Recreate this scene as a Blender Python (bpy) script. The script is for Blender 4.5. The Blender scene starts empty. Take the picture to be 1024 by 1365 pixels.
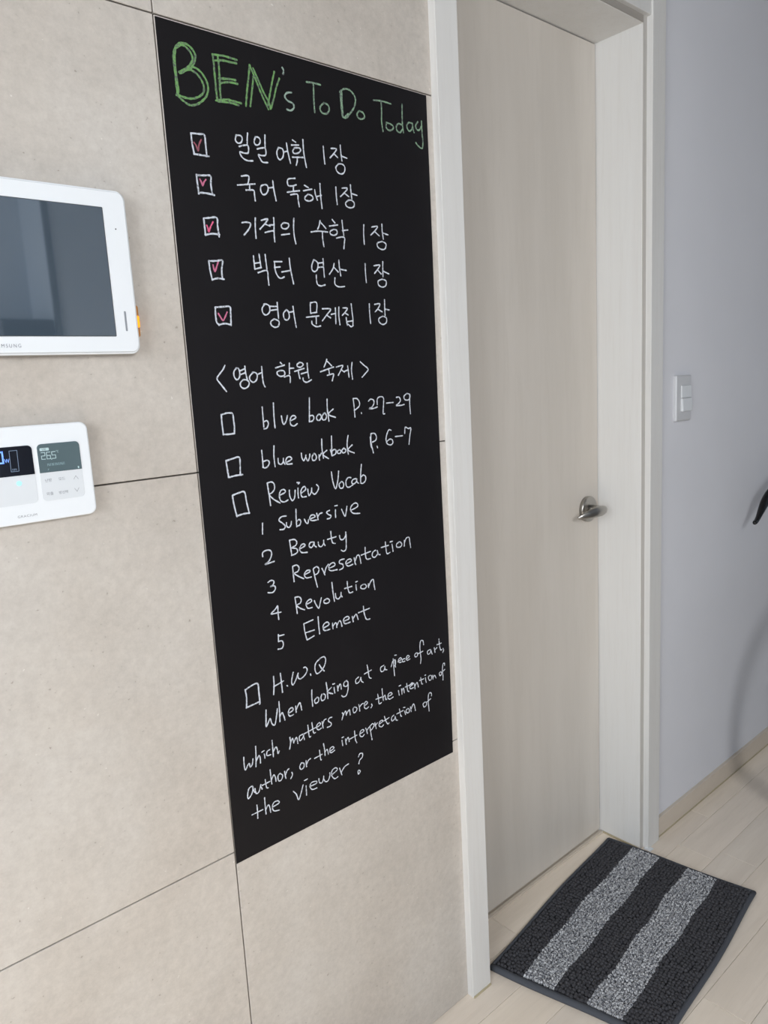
import bpy, bmesh, math, random
from mathutils import Vector, Matrix, noise
rnd = random.Random(7)
sc = bpy.context.scene
COL = sc.collection

# ---------------------------------------------------------------- camera
CP = Vector((-0.48839, -0.97256, 1.29651)); YAW, PIT, ROL, FPX = -0.7099, -0.16947, -0.05555, 984.724
fw = Vector((math.sin(-YAW)*math.cos(PIT), math.cos(YAW)*math.cos(PIT), math.sin(PIT)))
r0 = fw.cross(Vector((0, 0, 1))).normalized(); u0 = r0.cross(fw)
rr = r0*math.cos(ROL)+u0*math.sin(ROL); uu = -r0*math.sin(ROL)+u0*math.cos(ROL)
cd = bpy.data.cameras.new('camera'); cam = bpy.data.objects.new('camera', cd); COL.objects.link(cam)
cd.sensor_fit = 'VERTICAL'; cd.sensor_height = 36; cd.sensor_width = 27; cd.lens = FPX/1365*36
cd.clip_start = .02
m = Matrix((rr, uu, -fw)).transposed().to_4x4(); m.translation = CP
cam.matrix_world = m; sc.camera = cam

# ---------------------------------------------------------------- world, lamps, exposure
sc.view_settings.view_transform = 'Standard'; sc.view_settings.look = 'None'
sc.view_settings.gamma = 1; sc.view_settings.use_curve_mapping = False
sc.view_settings.exposure = 1.44
w = bpy.data.worlds.new('world'); sc.world = w; w.use_nodes = True
w.node_tree.nodes['Background'].inputs[0].default_value = (.75, .87, 1, 1)
w.node_tree.nodes['Background'].inputs[1].default_value = .6
def area(name, loc, target, sx, sy, power, col):
    l = bpy.data.lights.new(name, 'AREA'); l.shape = 'RECTANGLE'; l.size = sx; l.size_y = sy
    l.energy = power; l.color = col
    o = bpy.data.objects.new(name, l); COL.objects.link(o); o.location = loc
    o.rotation_euler = (Vector(target)-Vector(loc)).to_track_quat('-Z', 'Y').to_euler()
    return o
area('side_window_light', (-.45, -2.1, 1.70), (.30, 0, .2), .34, .55, 9.5, (.97, .985, 1))
area('end_window_light', (-2.75, -1.4, 1.25), (1.2, -.5, .3), 1.7, 2.0, 38, (.89, .945, 1))
sl = bpy.data.lights.new('floor_bounce_fill', 'SPOT'); sl.energy = 560; sl.color = (1, .95, .87); sl.spot_size = math.radians(34); sl.spot_blend = .4; sl.shadow_soft_size = .05  # added fill spot on unseen floor; its warm bounce brightens the lower walls
so = bpy.data.objects.new('floor_bounce_fill', sl); COL.objects.link(so); so.location = (-2.7, -1.9, 1.95)
so.rotation_euler = (Vector((-.75, -1.35, 0))-Vector(so.location)).to_track_quat('-Z', 'Y').to_euler()
area('hall_window_light', (3.9, -1.6, 1.5), (1.3, -.3, .6), 1.2, 1.2, .8, (.84, .91, 1))

# ---------------------------------------------------------------- helpers
def put(name, bm, mat, parent=None, smooth=False, loc=None):
    me = bpy.data.meshes.new(name); bmesh.ops.recalc_face_normals(bm, faces=bm.faces)
    bm.to_mesh(me); bm.free()
    o = bpy.data.objects.new(name, me); COL.objects.link(o)
    if mat: me.materials.append(mat)
    if smooth:
        for p in me.polygons: p.use_smooth = True
    if parent: o.parent = parent
    return o
def empty(name, loc=(0, 0, 0)):
    o = bpy.data.objects.new(name, None); COL.objects.link(o); o.location = loc; o.empty_display_size = .05
    return o
def tag(o, label=None, cat=None, group=None, kind=None):
    if label: o['label'] = label
    if cat: o['category'] = cat
    if group: o['group'] = group
    if kind: o['kind'] = kind
    return o
def box(bm, a, b, bev=0, seg=1):
    vs = [bm.verts.new((x, y, z)) for x in (a[0], b[0]) for y in (a[1], b[1]) for z in (a[2], b[2])]
    fs = []
    for q in ((0, 1, 3, 2), (4, 6, 7, 5), (0, 4, 5, 1), (2, 3, 7, 6), (0, 2, 6, 4), (1, 5, 7, 3)):
        fs.append(bm.faces.new([vs[i] for i in q]))
    if bev:
        es = {e for f in fs for e in f.edges}
        bmesh.ops.bevel(bm, geom=list(es), offset=bev, segments=seg, affect='EDGES', profile=.5)
def boxo(name, a, b, mat, parent=None, bev=0, seg=1):
    bm = bmesh.new(); box(bm, a, b, bev, seg); return put(name, bm, mat, parent)
def rrpts(x0, x1, z0, z1, r, n=6):
    out = []
    for cx, cz, a0 in ((x1-r, z1-r, 0), (x0+r, z1-r, 90), (x0+r, z0+r, 180), (x1-r, z0+r, 270)):
        for i in range(n+1):
            a = math.radians(a0+90*i/n); out.append((cx+r*math.cos(a), cz+r*math.sin(a)))
    return out
def plate(bm, x0, x1, z0, z1, r, yb, yf, ch=0.0, n=6):
    """rounded plate facing -y; ch = chamfer at the front edge"""
    rings = [(0, yb), (0, yf+ch)] + ([(ch*.3, yf+ch*.3), (ch, yf)] if ch else [])
    vr = []
    for ins, y in rings:
        vr.append([bm.verts.new((x, y, z)) for x, z in rrpts(x0+ins, x1-ins, z0+ins, z1-ins, max(r-ins, .0004), n)])
    N = len(vr[0])
    for a, b in zip(vr, vr[1:]):
        for i in range(N): bm.faces.new((a[i], a[(i+1) % N], b[(i+1) % N], b[i]))
    bm.faces.new(vr[0]); bm.faces.new(vr[-1])
def tube(bm, pts, rads, n=10, cap=True, flat=1.0, side=None):
    """tapered tube through pts; flat = ratio of second radius; side = preferred first axis"""
    pts = [Vector(p) for p in pts]; rings = []
    for i, p in enumerate(pts):
        t = (pts[min(i+1, len(pts)-1)]-pts[max(i-1, 0)]).normalized()
        s = Vector(side) if side else Vector((0, 0, 1))
        if abs(t.dot(s)) > .95 and not side: s = Vector((0, 1, 0))
        a = (s-t*s.dot(t)).normalized(); b = t.cross(a)
        r = rads[i] if isinstance(rads, (list, tuple)) else rads
        ra, rb = r if isinstance(r, tuple) else (r, r*flat)
        rings.append([bm.verts.new(p+a*ra*math.cos(2*math.pi*k/n)+b*rb*math.sin(2*math.pi*k/n)) for k in range(n)])
    for A, B in zip(rings, rings[1:]):
        for k in range(n): bm.faces.new((A[k], A[(k+1) % n], B[(k+1) % n], B[k]))
    if cap: bm.faces.new(rings[0]); bm.faces.new(rings[-1])
def disc(bm, c, r, y0, y1, n=40, ch=.003):
    rings = []
    for rad, y in ((r, y0), (r, y1+ch), (r-ch*.4, y1+ch*.3), (r-ch*1.3, y1)):
        rings.append([bm.verts.new((c[0]+rad*math.cos(2*math.pi*k/n), y, c[2]+rad*math.sin(2*math.pi*k/n))) for k in range(n)])
    for A, B in zip(rings, rings[1:]):
        for k in range(n): bm.faces.new((A[k], A[(k+1) % n], B[(k+1) % n], B[k]))
    bm.faces.new(rings[0]); bm.faces.new(rings[-1])

# ---------------------------------------------------------------- materials
class NT:
    def __init__(s, name, base=(.5, .5, .5), rough=.5, metal=0, spec=.5, **k):
        s.m = bpy.data.materials.new(name); s.m.use_nodes = True; s.t = s.m.node_tree; s.b = s.t.nodes['Principled BSDF']
        s.b.inputs['Base Color'].default_value = (*base, 1); s.b.inputs['Roughness'].default_value = rough
        s.b.inputs['Metallic'].default_value = metal; s.b.inputs['Specular IOR Level'].default_value = spec
        s.co = s.t.nodes.new('ShaderNodeTexCoord')
    def map(s, scale=(1, 1, 1), loc=(0, 0, 0)):
        n = s.t.nodes.new('ShaderNodeMapping'); n.inputs['Scale'].default_value = scale; n.inputs['Location'].default_value = loc
        s.t.links.new(s.co.outputs['Object'], n.inputs[0]); return n.outputs[0]
    def noise(s, scale, vec=None, detail=4, rough=.55, dist=0):
        n = s.t.nodes.new('ShaderNodeTexNoise'); n.inputs['Scale'].default_value = scale
        n.inputs['Detail'].default_value = detail; n.inputs['Roughness'].default_value = rough; n.inputs['Distortion'].default_value = dist
        s.t.links.new(vec or s.co.outputs['Object'], n.inputs['Vector']); return n.outputs[0]
    def ramp(s, src, stops, interp='LINEAR'):
        n = s.t.nodes.new('ShaderNodeValToRGB'); cr = n.color_ramp; cr.interpolation = interp
        while len(cr.elements) < len(stops): cr.elements.new(.5)
        for e, (p, c) in zip(cr.elements, stops):
            e.position = p; e.color = (*c, 1) if len(c) == 3 else c
        s.t.links.new(src, n.inputs[0]); return n.outputs[0]
    def mix(s, fac, a, b, mode='MIX'):
        n = s.t.nodes.new('ShaderNodeMix'); n.data_type = 'RGBA'; n.blend_type = mode
        for i, v in ((0, fac), (6, a), (7, b)):
            if hasattr(v, 'is_linked'): s.t.links.new(v, n.inputs[i])
            elif isinstance(v, (int, float)): n.inputs[i].default_value = v
            else: n.inputs[i].default_value = (*v, 1)
        return n.outputs[2]
    def col(s, c): s.t.links.new(c, s.b.inputs['Base Color'])
    def rou(s, c): s.t.links.new(c, s.b.inputs['Roughness'])
    def bump(s, h, strength=.1, dist=.001):
        n = s.t.nodes.new('ShaderNodeBump'); n.inputs['Strength'].default_value = strength; n.inputs['Distance'].default_value = dist
        s.t.links.new(h, n.inputs['Height']); s.t.links.new(n.outputs[0], s.b.inputs['Normal'])
    def emit(s, c, k): s.b.inputs['Emission Color'].default_value = (*c, 1); s.b.inputs['Emission Strength'].default_value = k
def g(v): return (v, v, v)

tile = NT('porcelain_tile', rough=.42, spec=.35)
big = tile.noise(2.2, detail=5, rough=.6, dist=.3)
c = tile.ramp(big, [(.26, (.44, .395, .35)), (.5, (.495, .456, .413)), (.74, (.545, .515, .48))])
cl = tile.noise(11, detail=6, rough=.65)
c = tile.mix(.22, c, tile.ramp(cl, [(.33, g(.40)), (.66, g(.62))]), 'OVERLAY')
fl = tile.noise(75, detail=5, rough=.75)
c = tile.mix(.18, c, tile.ramp(fl, [(.35, g(.3)), (.65, g(.72))]), 'OVERLAY')
sp = tile.noise(150, detail=2, rough=.5)
c = tile.mix(tile.ramp(sp, [(.255, g(.75)), (.30, g(0))]), c, (.28, .245, .21))
c = tile.mix(tile.ramp(tile.noise(120, tile.map((1, 1, 1), (5, 3, 1)), detail=2), [(.715, g(0)), (.76, g(.5))]), c, (.78, .76, .72))
tile.col(c); tile.bump(tile.noise(70, detail=5), .12, .0008)
TILE = tile.m
GROUT = NT('joint_filler', (.085, .07, .055), .9).m
wp = NT('wallpaper', rough=.75, spec=.25)
wp.col(wp.ramp(wp.noise(3, detail=3), [(.3, (.685, .69, .73)), (.7, (.715, .72, .76))])); wp.bump(wp.noise(260, detail=3), .15, .0006)
PAPER = wp.m
opp = NT('plain_wallpaper', rough=.8); opp.col(opp.ramp(opp.noise(4), [(.3, (.50, .56, .64)), (.7, (.53, .59, .67))])); OPP = opp.m
CEIL = NT('ceiling_paper', (.42, .41, .40), .9).m
def wood(name, lo, hi, grain, sc3, rough=.45, amt=.5, spec=.4):
    n = NT(name, rough=rough, spec=spec)
    a = n.noise(1.0, n.map(sc3), detail=6, rough=.6, dist=.25)
    cc = n.ramp(a, [(.32, lo), (.68, hi)])
    b = n.noise(1.0, n.map(tuple(v*5 for v in sc3)), detail=4, rough=.7)
    cc = n.mix(n.ramp(b, [(.50, g(0)), (.72, g(amt))]), cc, grain)
    n.col(cc); n.bump(b, .06, .0004); return n.m
DOORM = wood('pale_wood_film', (.58, .535, .48), (.64, .595, .54), (.55, .505, .45), (9, 9, .9), .42, .35)
FRAMEM = wood('white_wood_film', (.665, .655, .635), (.70, .695, .68), (.62, .60, .575), (22, 22, 1.2), .4, .4)
REVEAL = FRAMEM
FLOORS = [wood('pale_oak_floor', (0.713, 0.629, 0.535), (0.822, 0.729, 0.629), (0.652, 0.565, 0.474), (1.6, 17, 1), .38, .4, .45),
          wood('pale_oak_floor_warm', (0.744, 0.652, 0.550), (0.845, 0.753, 0.643), (0.667, 0.582, 0.480), (1.4, 15, 1), .38, .4, .45),
          wood('pale_oak_floor_grey', (0.699, 0.620, 0.535), (0.791, 0.713, 0.620), (0.636, 0.559, 0.474), (1.8, 20, 1), .38, .4, .45)]
BASEM = wood('beige_baseboard_film', (.56, .49, .41), (.62, .545, .46), (.52, .45, .38), (1.5, 1, 12), .45, .3)
CAULK = NT('aged_silicone', (.42, .36, .24), .5).m
bd = NT('chalkboard_sheet', rough=.6, spec=.22)
e = bd.noise(3.0, detail=4, rough=.6, dist=.6)
bd.col(bd.mix(bd.ramp(bd.noise(9, bd.map((1, 1, .35)), detail=5, rough=.7), [(.62, g(0)), (.85, g(.35))]),
       bd.ramp(e, [(.35, (.0040, .0034, .0046)), (.7, (.0062, .0053, .0070))]), (.022, .022, .025)))
bd.bump(bd.noise(500, detail=2), .1, .0003); BOARD = bd.m
def chalk(name, colr, lo):
    n = NT(name, rough=.85, spec=.2)
    k = n.noise(420, detail=3, rough=.7)
    n.col(n.mix(n.ramp(k, [(lo, g(0)), (lo+.16, g(1))]), (.10, .10, .115), colr)); return n.m
CH = {'text': chalk('white_chalk_marker', (.60, .635, .70), .29), 'box': chalk('white_chalk_line', (.58, .62, .69), .32),
      'green': chalk('green_chalk', (.155, .34, .11), .38), 'greenlight': chalk('pale_green_chalk', (.23, .37, .24), .38),
      'pale': chalk('faded_green_chalk', (.28, .38, .32), .35),
      'check': chalk('pink_chalk', (.55, .16, .27), .28), 'checkthin': chalk('red_chalk', (.33, .10, .13), .34),
      'checkbold': chalk('bright_pink_chalk', (.68, .13, .25), .25)}
WPLAS = NT('glossy_white_plastic', (.76, .79, .82), .22).m
WPLAS2 = NT('satin_white_plastic', (.64, .66, .68), .4).m
EDGEM = NT('clear_grey_trim', (.42, .44, .46), .3).m
SCR = NT('dark_glass_screen', (.055, .080, .108), .03, spec=1.0).m
SCR.node_tree.nodes['Principled BSDF'].inputs['Coat Weight'].default_value = 1
SCR.node_tree.nodes['Principled BSDF'].inputs['Coat IOR'].default_value = 2.7
LCD1 = NT('black_display_glass', (.012, .014, .02), .06).m
LCD2 = NT('grey_display_glass', (.095, .135, .15), .08).m
PAD = NT('button_pad_plastic', (.66, .69, .72), .25).m
SWP = NT('switch_plastic', (.55, .555, .57), .3).m
SWB = NT('switch_button_plastic', (.66, .68, .70), .25).m
INK = NT('grey_print', (.24, .26, .29), .5).m
INKD = NT('dark_silver_print', (.10, .12, .17), .35).m
def glow(name, c, k):
    n = NT(name, c, .4); n.emit(c, k); return n.m
GBLUE = glow('blue_display_segment', (.16, .32, .80), .35)
GBLUE2 = glow('dim_blue_display_segment', (.16, .22, .32), .08)
GGREY = glow('pale_display_segment', (.42, .56, .58), .04)
GDIM = glow('dim_display_segment', (.24, .36, .39), .03)
GDOT = glow('blue_status_lamp', (.20, .50, .75), .55)
GORANGE = glow('orange_indicator_lamp', (1.0, .33, .01), .35)
ORANGE = NT('orange_translucent_strip', (.45, .20, .05), .3).m
DARK = NT('dark_slot', (.05, .055, .06), .5).m
MET = NT('brushed_nickel', (.40, .385, .36), .30, 1).m
BLK = NT('black_glossy_plastic', (.006, .006, .007), .22).m
RUB = NT('black_rubber', (.02, .02, .022), .7).m
ALU = NT('bicycle_alloy', (.5, .5, .52), .3, 1).m

# ---------------------------------------------------------------- setting
XC0, XC1, XJ0, XJ1, XO0, XO1 = .5093, .5651, .5812, 1.2077, 1.2237, 1.2812
T, DY, H, HC, HT = .0156, .1244, 2.0786, 2.0946, 2.152
CEILZ = 2.36
wl = boxo('wall_left', (-2.8, .012, 0), (XJ0-.02, .20, CEILZ), GROUT); tag(wl, kind='structure')
# large format tiles 1200 x 600
zs = [.0, .5879, 1.1879, 1.7880, CEILZ]
for x0, x1 in ((-2.4, -1.2), (-1.2, 0), (0, .5120)):
    for z0, z1 in zip(zs, zs[1:]):
        boxo('tile', (x0+.0010, 0, z0+.0010), (x1-.0010, .0125, z1-.0010), TILE, wl, .0006)
# wall above the door and beyond it
wr = boxo('wall_right', (XO0, .0, 0), (4.2, .20, CEILZ), PAPER); tag(wr, kind='structure')
tag(boxo('wall_lintel', (XJ0-.02, 0.0, H+.02), (XO0, .20, CEILZ), PAPER), kind='structure')
tag(boxo('wall_near', (-2.9, -2.8, 0), (-2.8, .2, CEILZ), OPP), kind='structure')
tag(boxo('wall_far', (4.2, -2.8, 0), (4.3, .2, CEILZ), OPP), kind='structure')
tag(boxo('wall_opposite', (-2.8, -2.8, 0), (4.2, -2.7, CEILZ), OPP), kind='structure')
tag(boxo('wall_projection', (.60, -2.705, 0), (4.2, -2.4, CEILZ), OPP), kind='structure')
tag(boxo('trim_3', (.596, -2.402, 0), (.622, -2.392, CEILZ), NT('dark_corner_bead', (.10, .11, .12), .6).m), kind='structure')
tag(boxo('ceiling', (-2.9, -2.8, CEILZ), (4.3, .2, CEILZ+.1), CEIL), kind='structure')
# floor: boards run along the wall, 95 mm wide
fl_o = boxo('floor', (-2.9, -2.8, -.05), (4.3, .2, -.0045), NT('floor_joint_base', (.20, .165, .13), .8).m); tag(fl_o, kind='structure')  # even dark brown base showing in the board joints
PW = .0948
for i in range(-2, 12):
    y1 = .0293+PW-i*PW
    y0 = y1-PW
    if y0 > .125: continue
    L = 1.2
    off = {0: .72, 1: .28, 2: .10, 3: .148, 4: .62, 5: .853-1.2}.get(i, rnd.uniform(-.4, .8))
    xs = [-1.2]; x = off-1.2
    while x < 3.2:
        if x > -1.15: xs.append(x)
        x += L
    xs.append(3.3)
    for a, b in zip(xs, xs[1:]):
        yy1 = min(y1, .165)
        boxo('floor_board', (a+.0004, y0+.0004, -.006), (b-.0004, yy1-.0004, 0), FLOORS[rnd.randrange(3)], fl_o, .0005)

# baseboard on the painted wall
bb = bmesh.new(); box(bb, (XO1, -.009, .0), (4.2, .002, .058), .0015); tag(put('baseboard_right', bb, BASEM), kind='structure')
bb = bmesh.new(); box(bb, (XO1+.002, -.0105, -.001), (4.0, -.0085, .0035)); tag(put('trim_2', bb, CAULK), kind='structure')

# door frame
fr = empty('trim_1', (0, 0, 0)); tag(fr, kind='structure')
boxo('door_jamb', (XJ0-.02, .0015, 0), (XJ0, .175, H), FRAMEM, fr, .0008)
boxo('door_jamb', (XJ1, .0015, 0), (XJ1+.018, .175, H+.018), REVEAL, fr, .0008)
boxo('frame_head', (XJ0-.02, .0015, H), (XJ1, .175, H+.018), FRAMEM, fr, .0008)
boxo('casing', (XC0, -T, .0), (XC1, .002, HT), FRAMEM, fr, .0008, 2)
boxo('casing', (XO0, -T, .0), (XO1, .002, HT), FRAMEM, fr, .0008, 2)
boxo('casing', (XC1, -T*.72, HC), (XO0, .002, HT), FRAMEM, fr, .0008)
GAPM = NT('groove_shade_head', (.34, .315, .285), .7).m  # flat strips painting the shade of the frame groove, darker along the head
boxo('shade_strip', (XJ1+.001, -.0005, 0), (XO0, .0015, HC), NT('groove_shade_side', (.50, .48, .45), .6).m, fr)
boxo('shade_strip', (XJ0, -.0004, H+.001), (XJ1+.001, .0014, HC), GAPM, fr)
boxo('door_backing', (XJ0-.02, .170, 0), (XJ1+.02, .19, H+.02), GROUT, fr)  # unseen panel added behind the door to keep world light out of the gaps
boxo('threshold_strip', (XJ0, .1135, -.001), (XJ1, .1235, .0045), BASEM, fr, .0008)
boxo('silicone_bead', (XJ1-.0035, .004, -.001), (XJ1+.0005, .122, .0045), CAULK, fr, .001)
boxo('silicone_bead', (XC0+.001, -T-.003, -.001), (XC1, -T+.001, .003), CAULK, fr, .001)
tag(boxo('loose_chip', (1.2165, -.026, .0), (1.2345, -.006, .0025), WPLAS, fr, .0006), 'small white chip at the foot of the right casing')

# door
dr = empty('door_1', (0, DY, 0)); tag(dr, kind='structure')
def atdoor(o): o.location = (0, -DY, 0); return o
atdoor(boxo('door_panel', (XJ0+.002, DY, .0085), (XJ1-.0024, .162, H-.0026), DOORM, dr, .0008))
hd = empty('door_handle', (0, -DY, 0)); hd.parent = dr; tag(hd, 'brushed metal lever handle')
bm = bmesh.new(); disc(bm, (1.1535, 0, .9497), .0335, DY, DY-.011, 48, .003); put('rosette', bm, MET, hd, True)
bm = bmesh.new(); disc(bm, (1.1535, 0, .9497), .0125, DY-.0105, DY-.034, 24, .001)
put('neck', bm, MET, hd, True)
bm = bmesh.new()
sp = [(1.172, .0810, .9500), (1.166, .0760, .9505), (1.150, .0725, .9510), (1.130, .071, .9515), (1.108, .0725, .9510), (1.088, .078, .9480), (1.074, .085, .9445), (1.066, .0905, .9415)]
rd = [(.0045, .0020), (.0085, .0042), (.0120, .0058), (.0138, .0056), (.0130, .0050), (.0100, .0042), (.0066, .0034), (.0036, .0020)]
def cat(ps, n=5):
    out = []
    for i in range(len(ps)-1):
        a, b, c_, d = ps[max(i-1, 0)], ps[i], ps[i+1], ps[min(i+2, len(ps)-1)]
        for j in range(n):
            t = j/n
            out.append(tuple(.5*(2*b[k]+(c_[k]-a[k])*t+(2*a[k]-5*b[k]+4*c_[k]-d[k])*t*t+(3*b[k]-a[k]-3*c_[k]+d[k])*t**3) for k in range(len(b))))
    out.append(tuple(ps[-1])); return out
tube(bm, cat(sp), [tuple(x) for x in cat(rd)], 20, side=(0, 0, 1)); put('lever', bm, MET, hd, True)

# ---------------------------------------------------------------- chalkboard sheet and writing
board = empty('chalkboard', (.0, -.0002, .565)); tag(board, 'tall black self-adhesive chalkboard sheet with a handwritten to-do list', 'chalkboard')
BL = Vector(board.location)
def child(o, root): o.parent = root; o.matrix_parent_inverse = Matrix.Translation(-Vector(root.location)); return o
bm = bmesh.new(); vv = []
out = [(.0006, .5672), (.4935, .5655)]+[(.4935+.0014*math.sin(t*9)+.0006*t, .5655+t*(1.7850-.5655)) for t in [i/24 for i in range(1, 24)]]+[(.4952, 1.7853), (.0018, 1.7850)]
A = [bm.verts.new((x, -.0001, z)) for x, z in out]; B = [bm.verts.new((x, -.0008, z)) for x, z in out]
for i in range(len(A)): j = (i+1) % len(A); bm.faces.new((A[i], A[j], B[j], B[i]))
bm.faces.new(A); bm.faces.new(B)
child(put('sheet', bm, BOARD), board)
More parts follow.
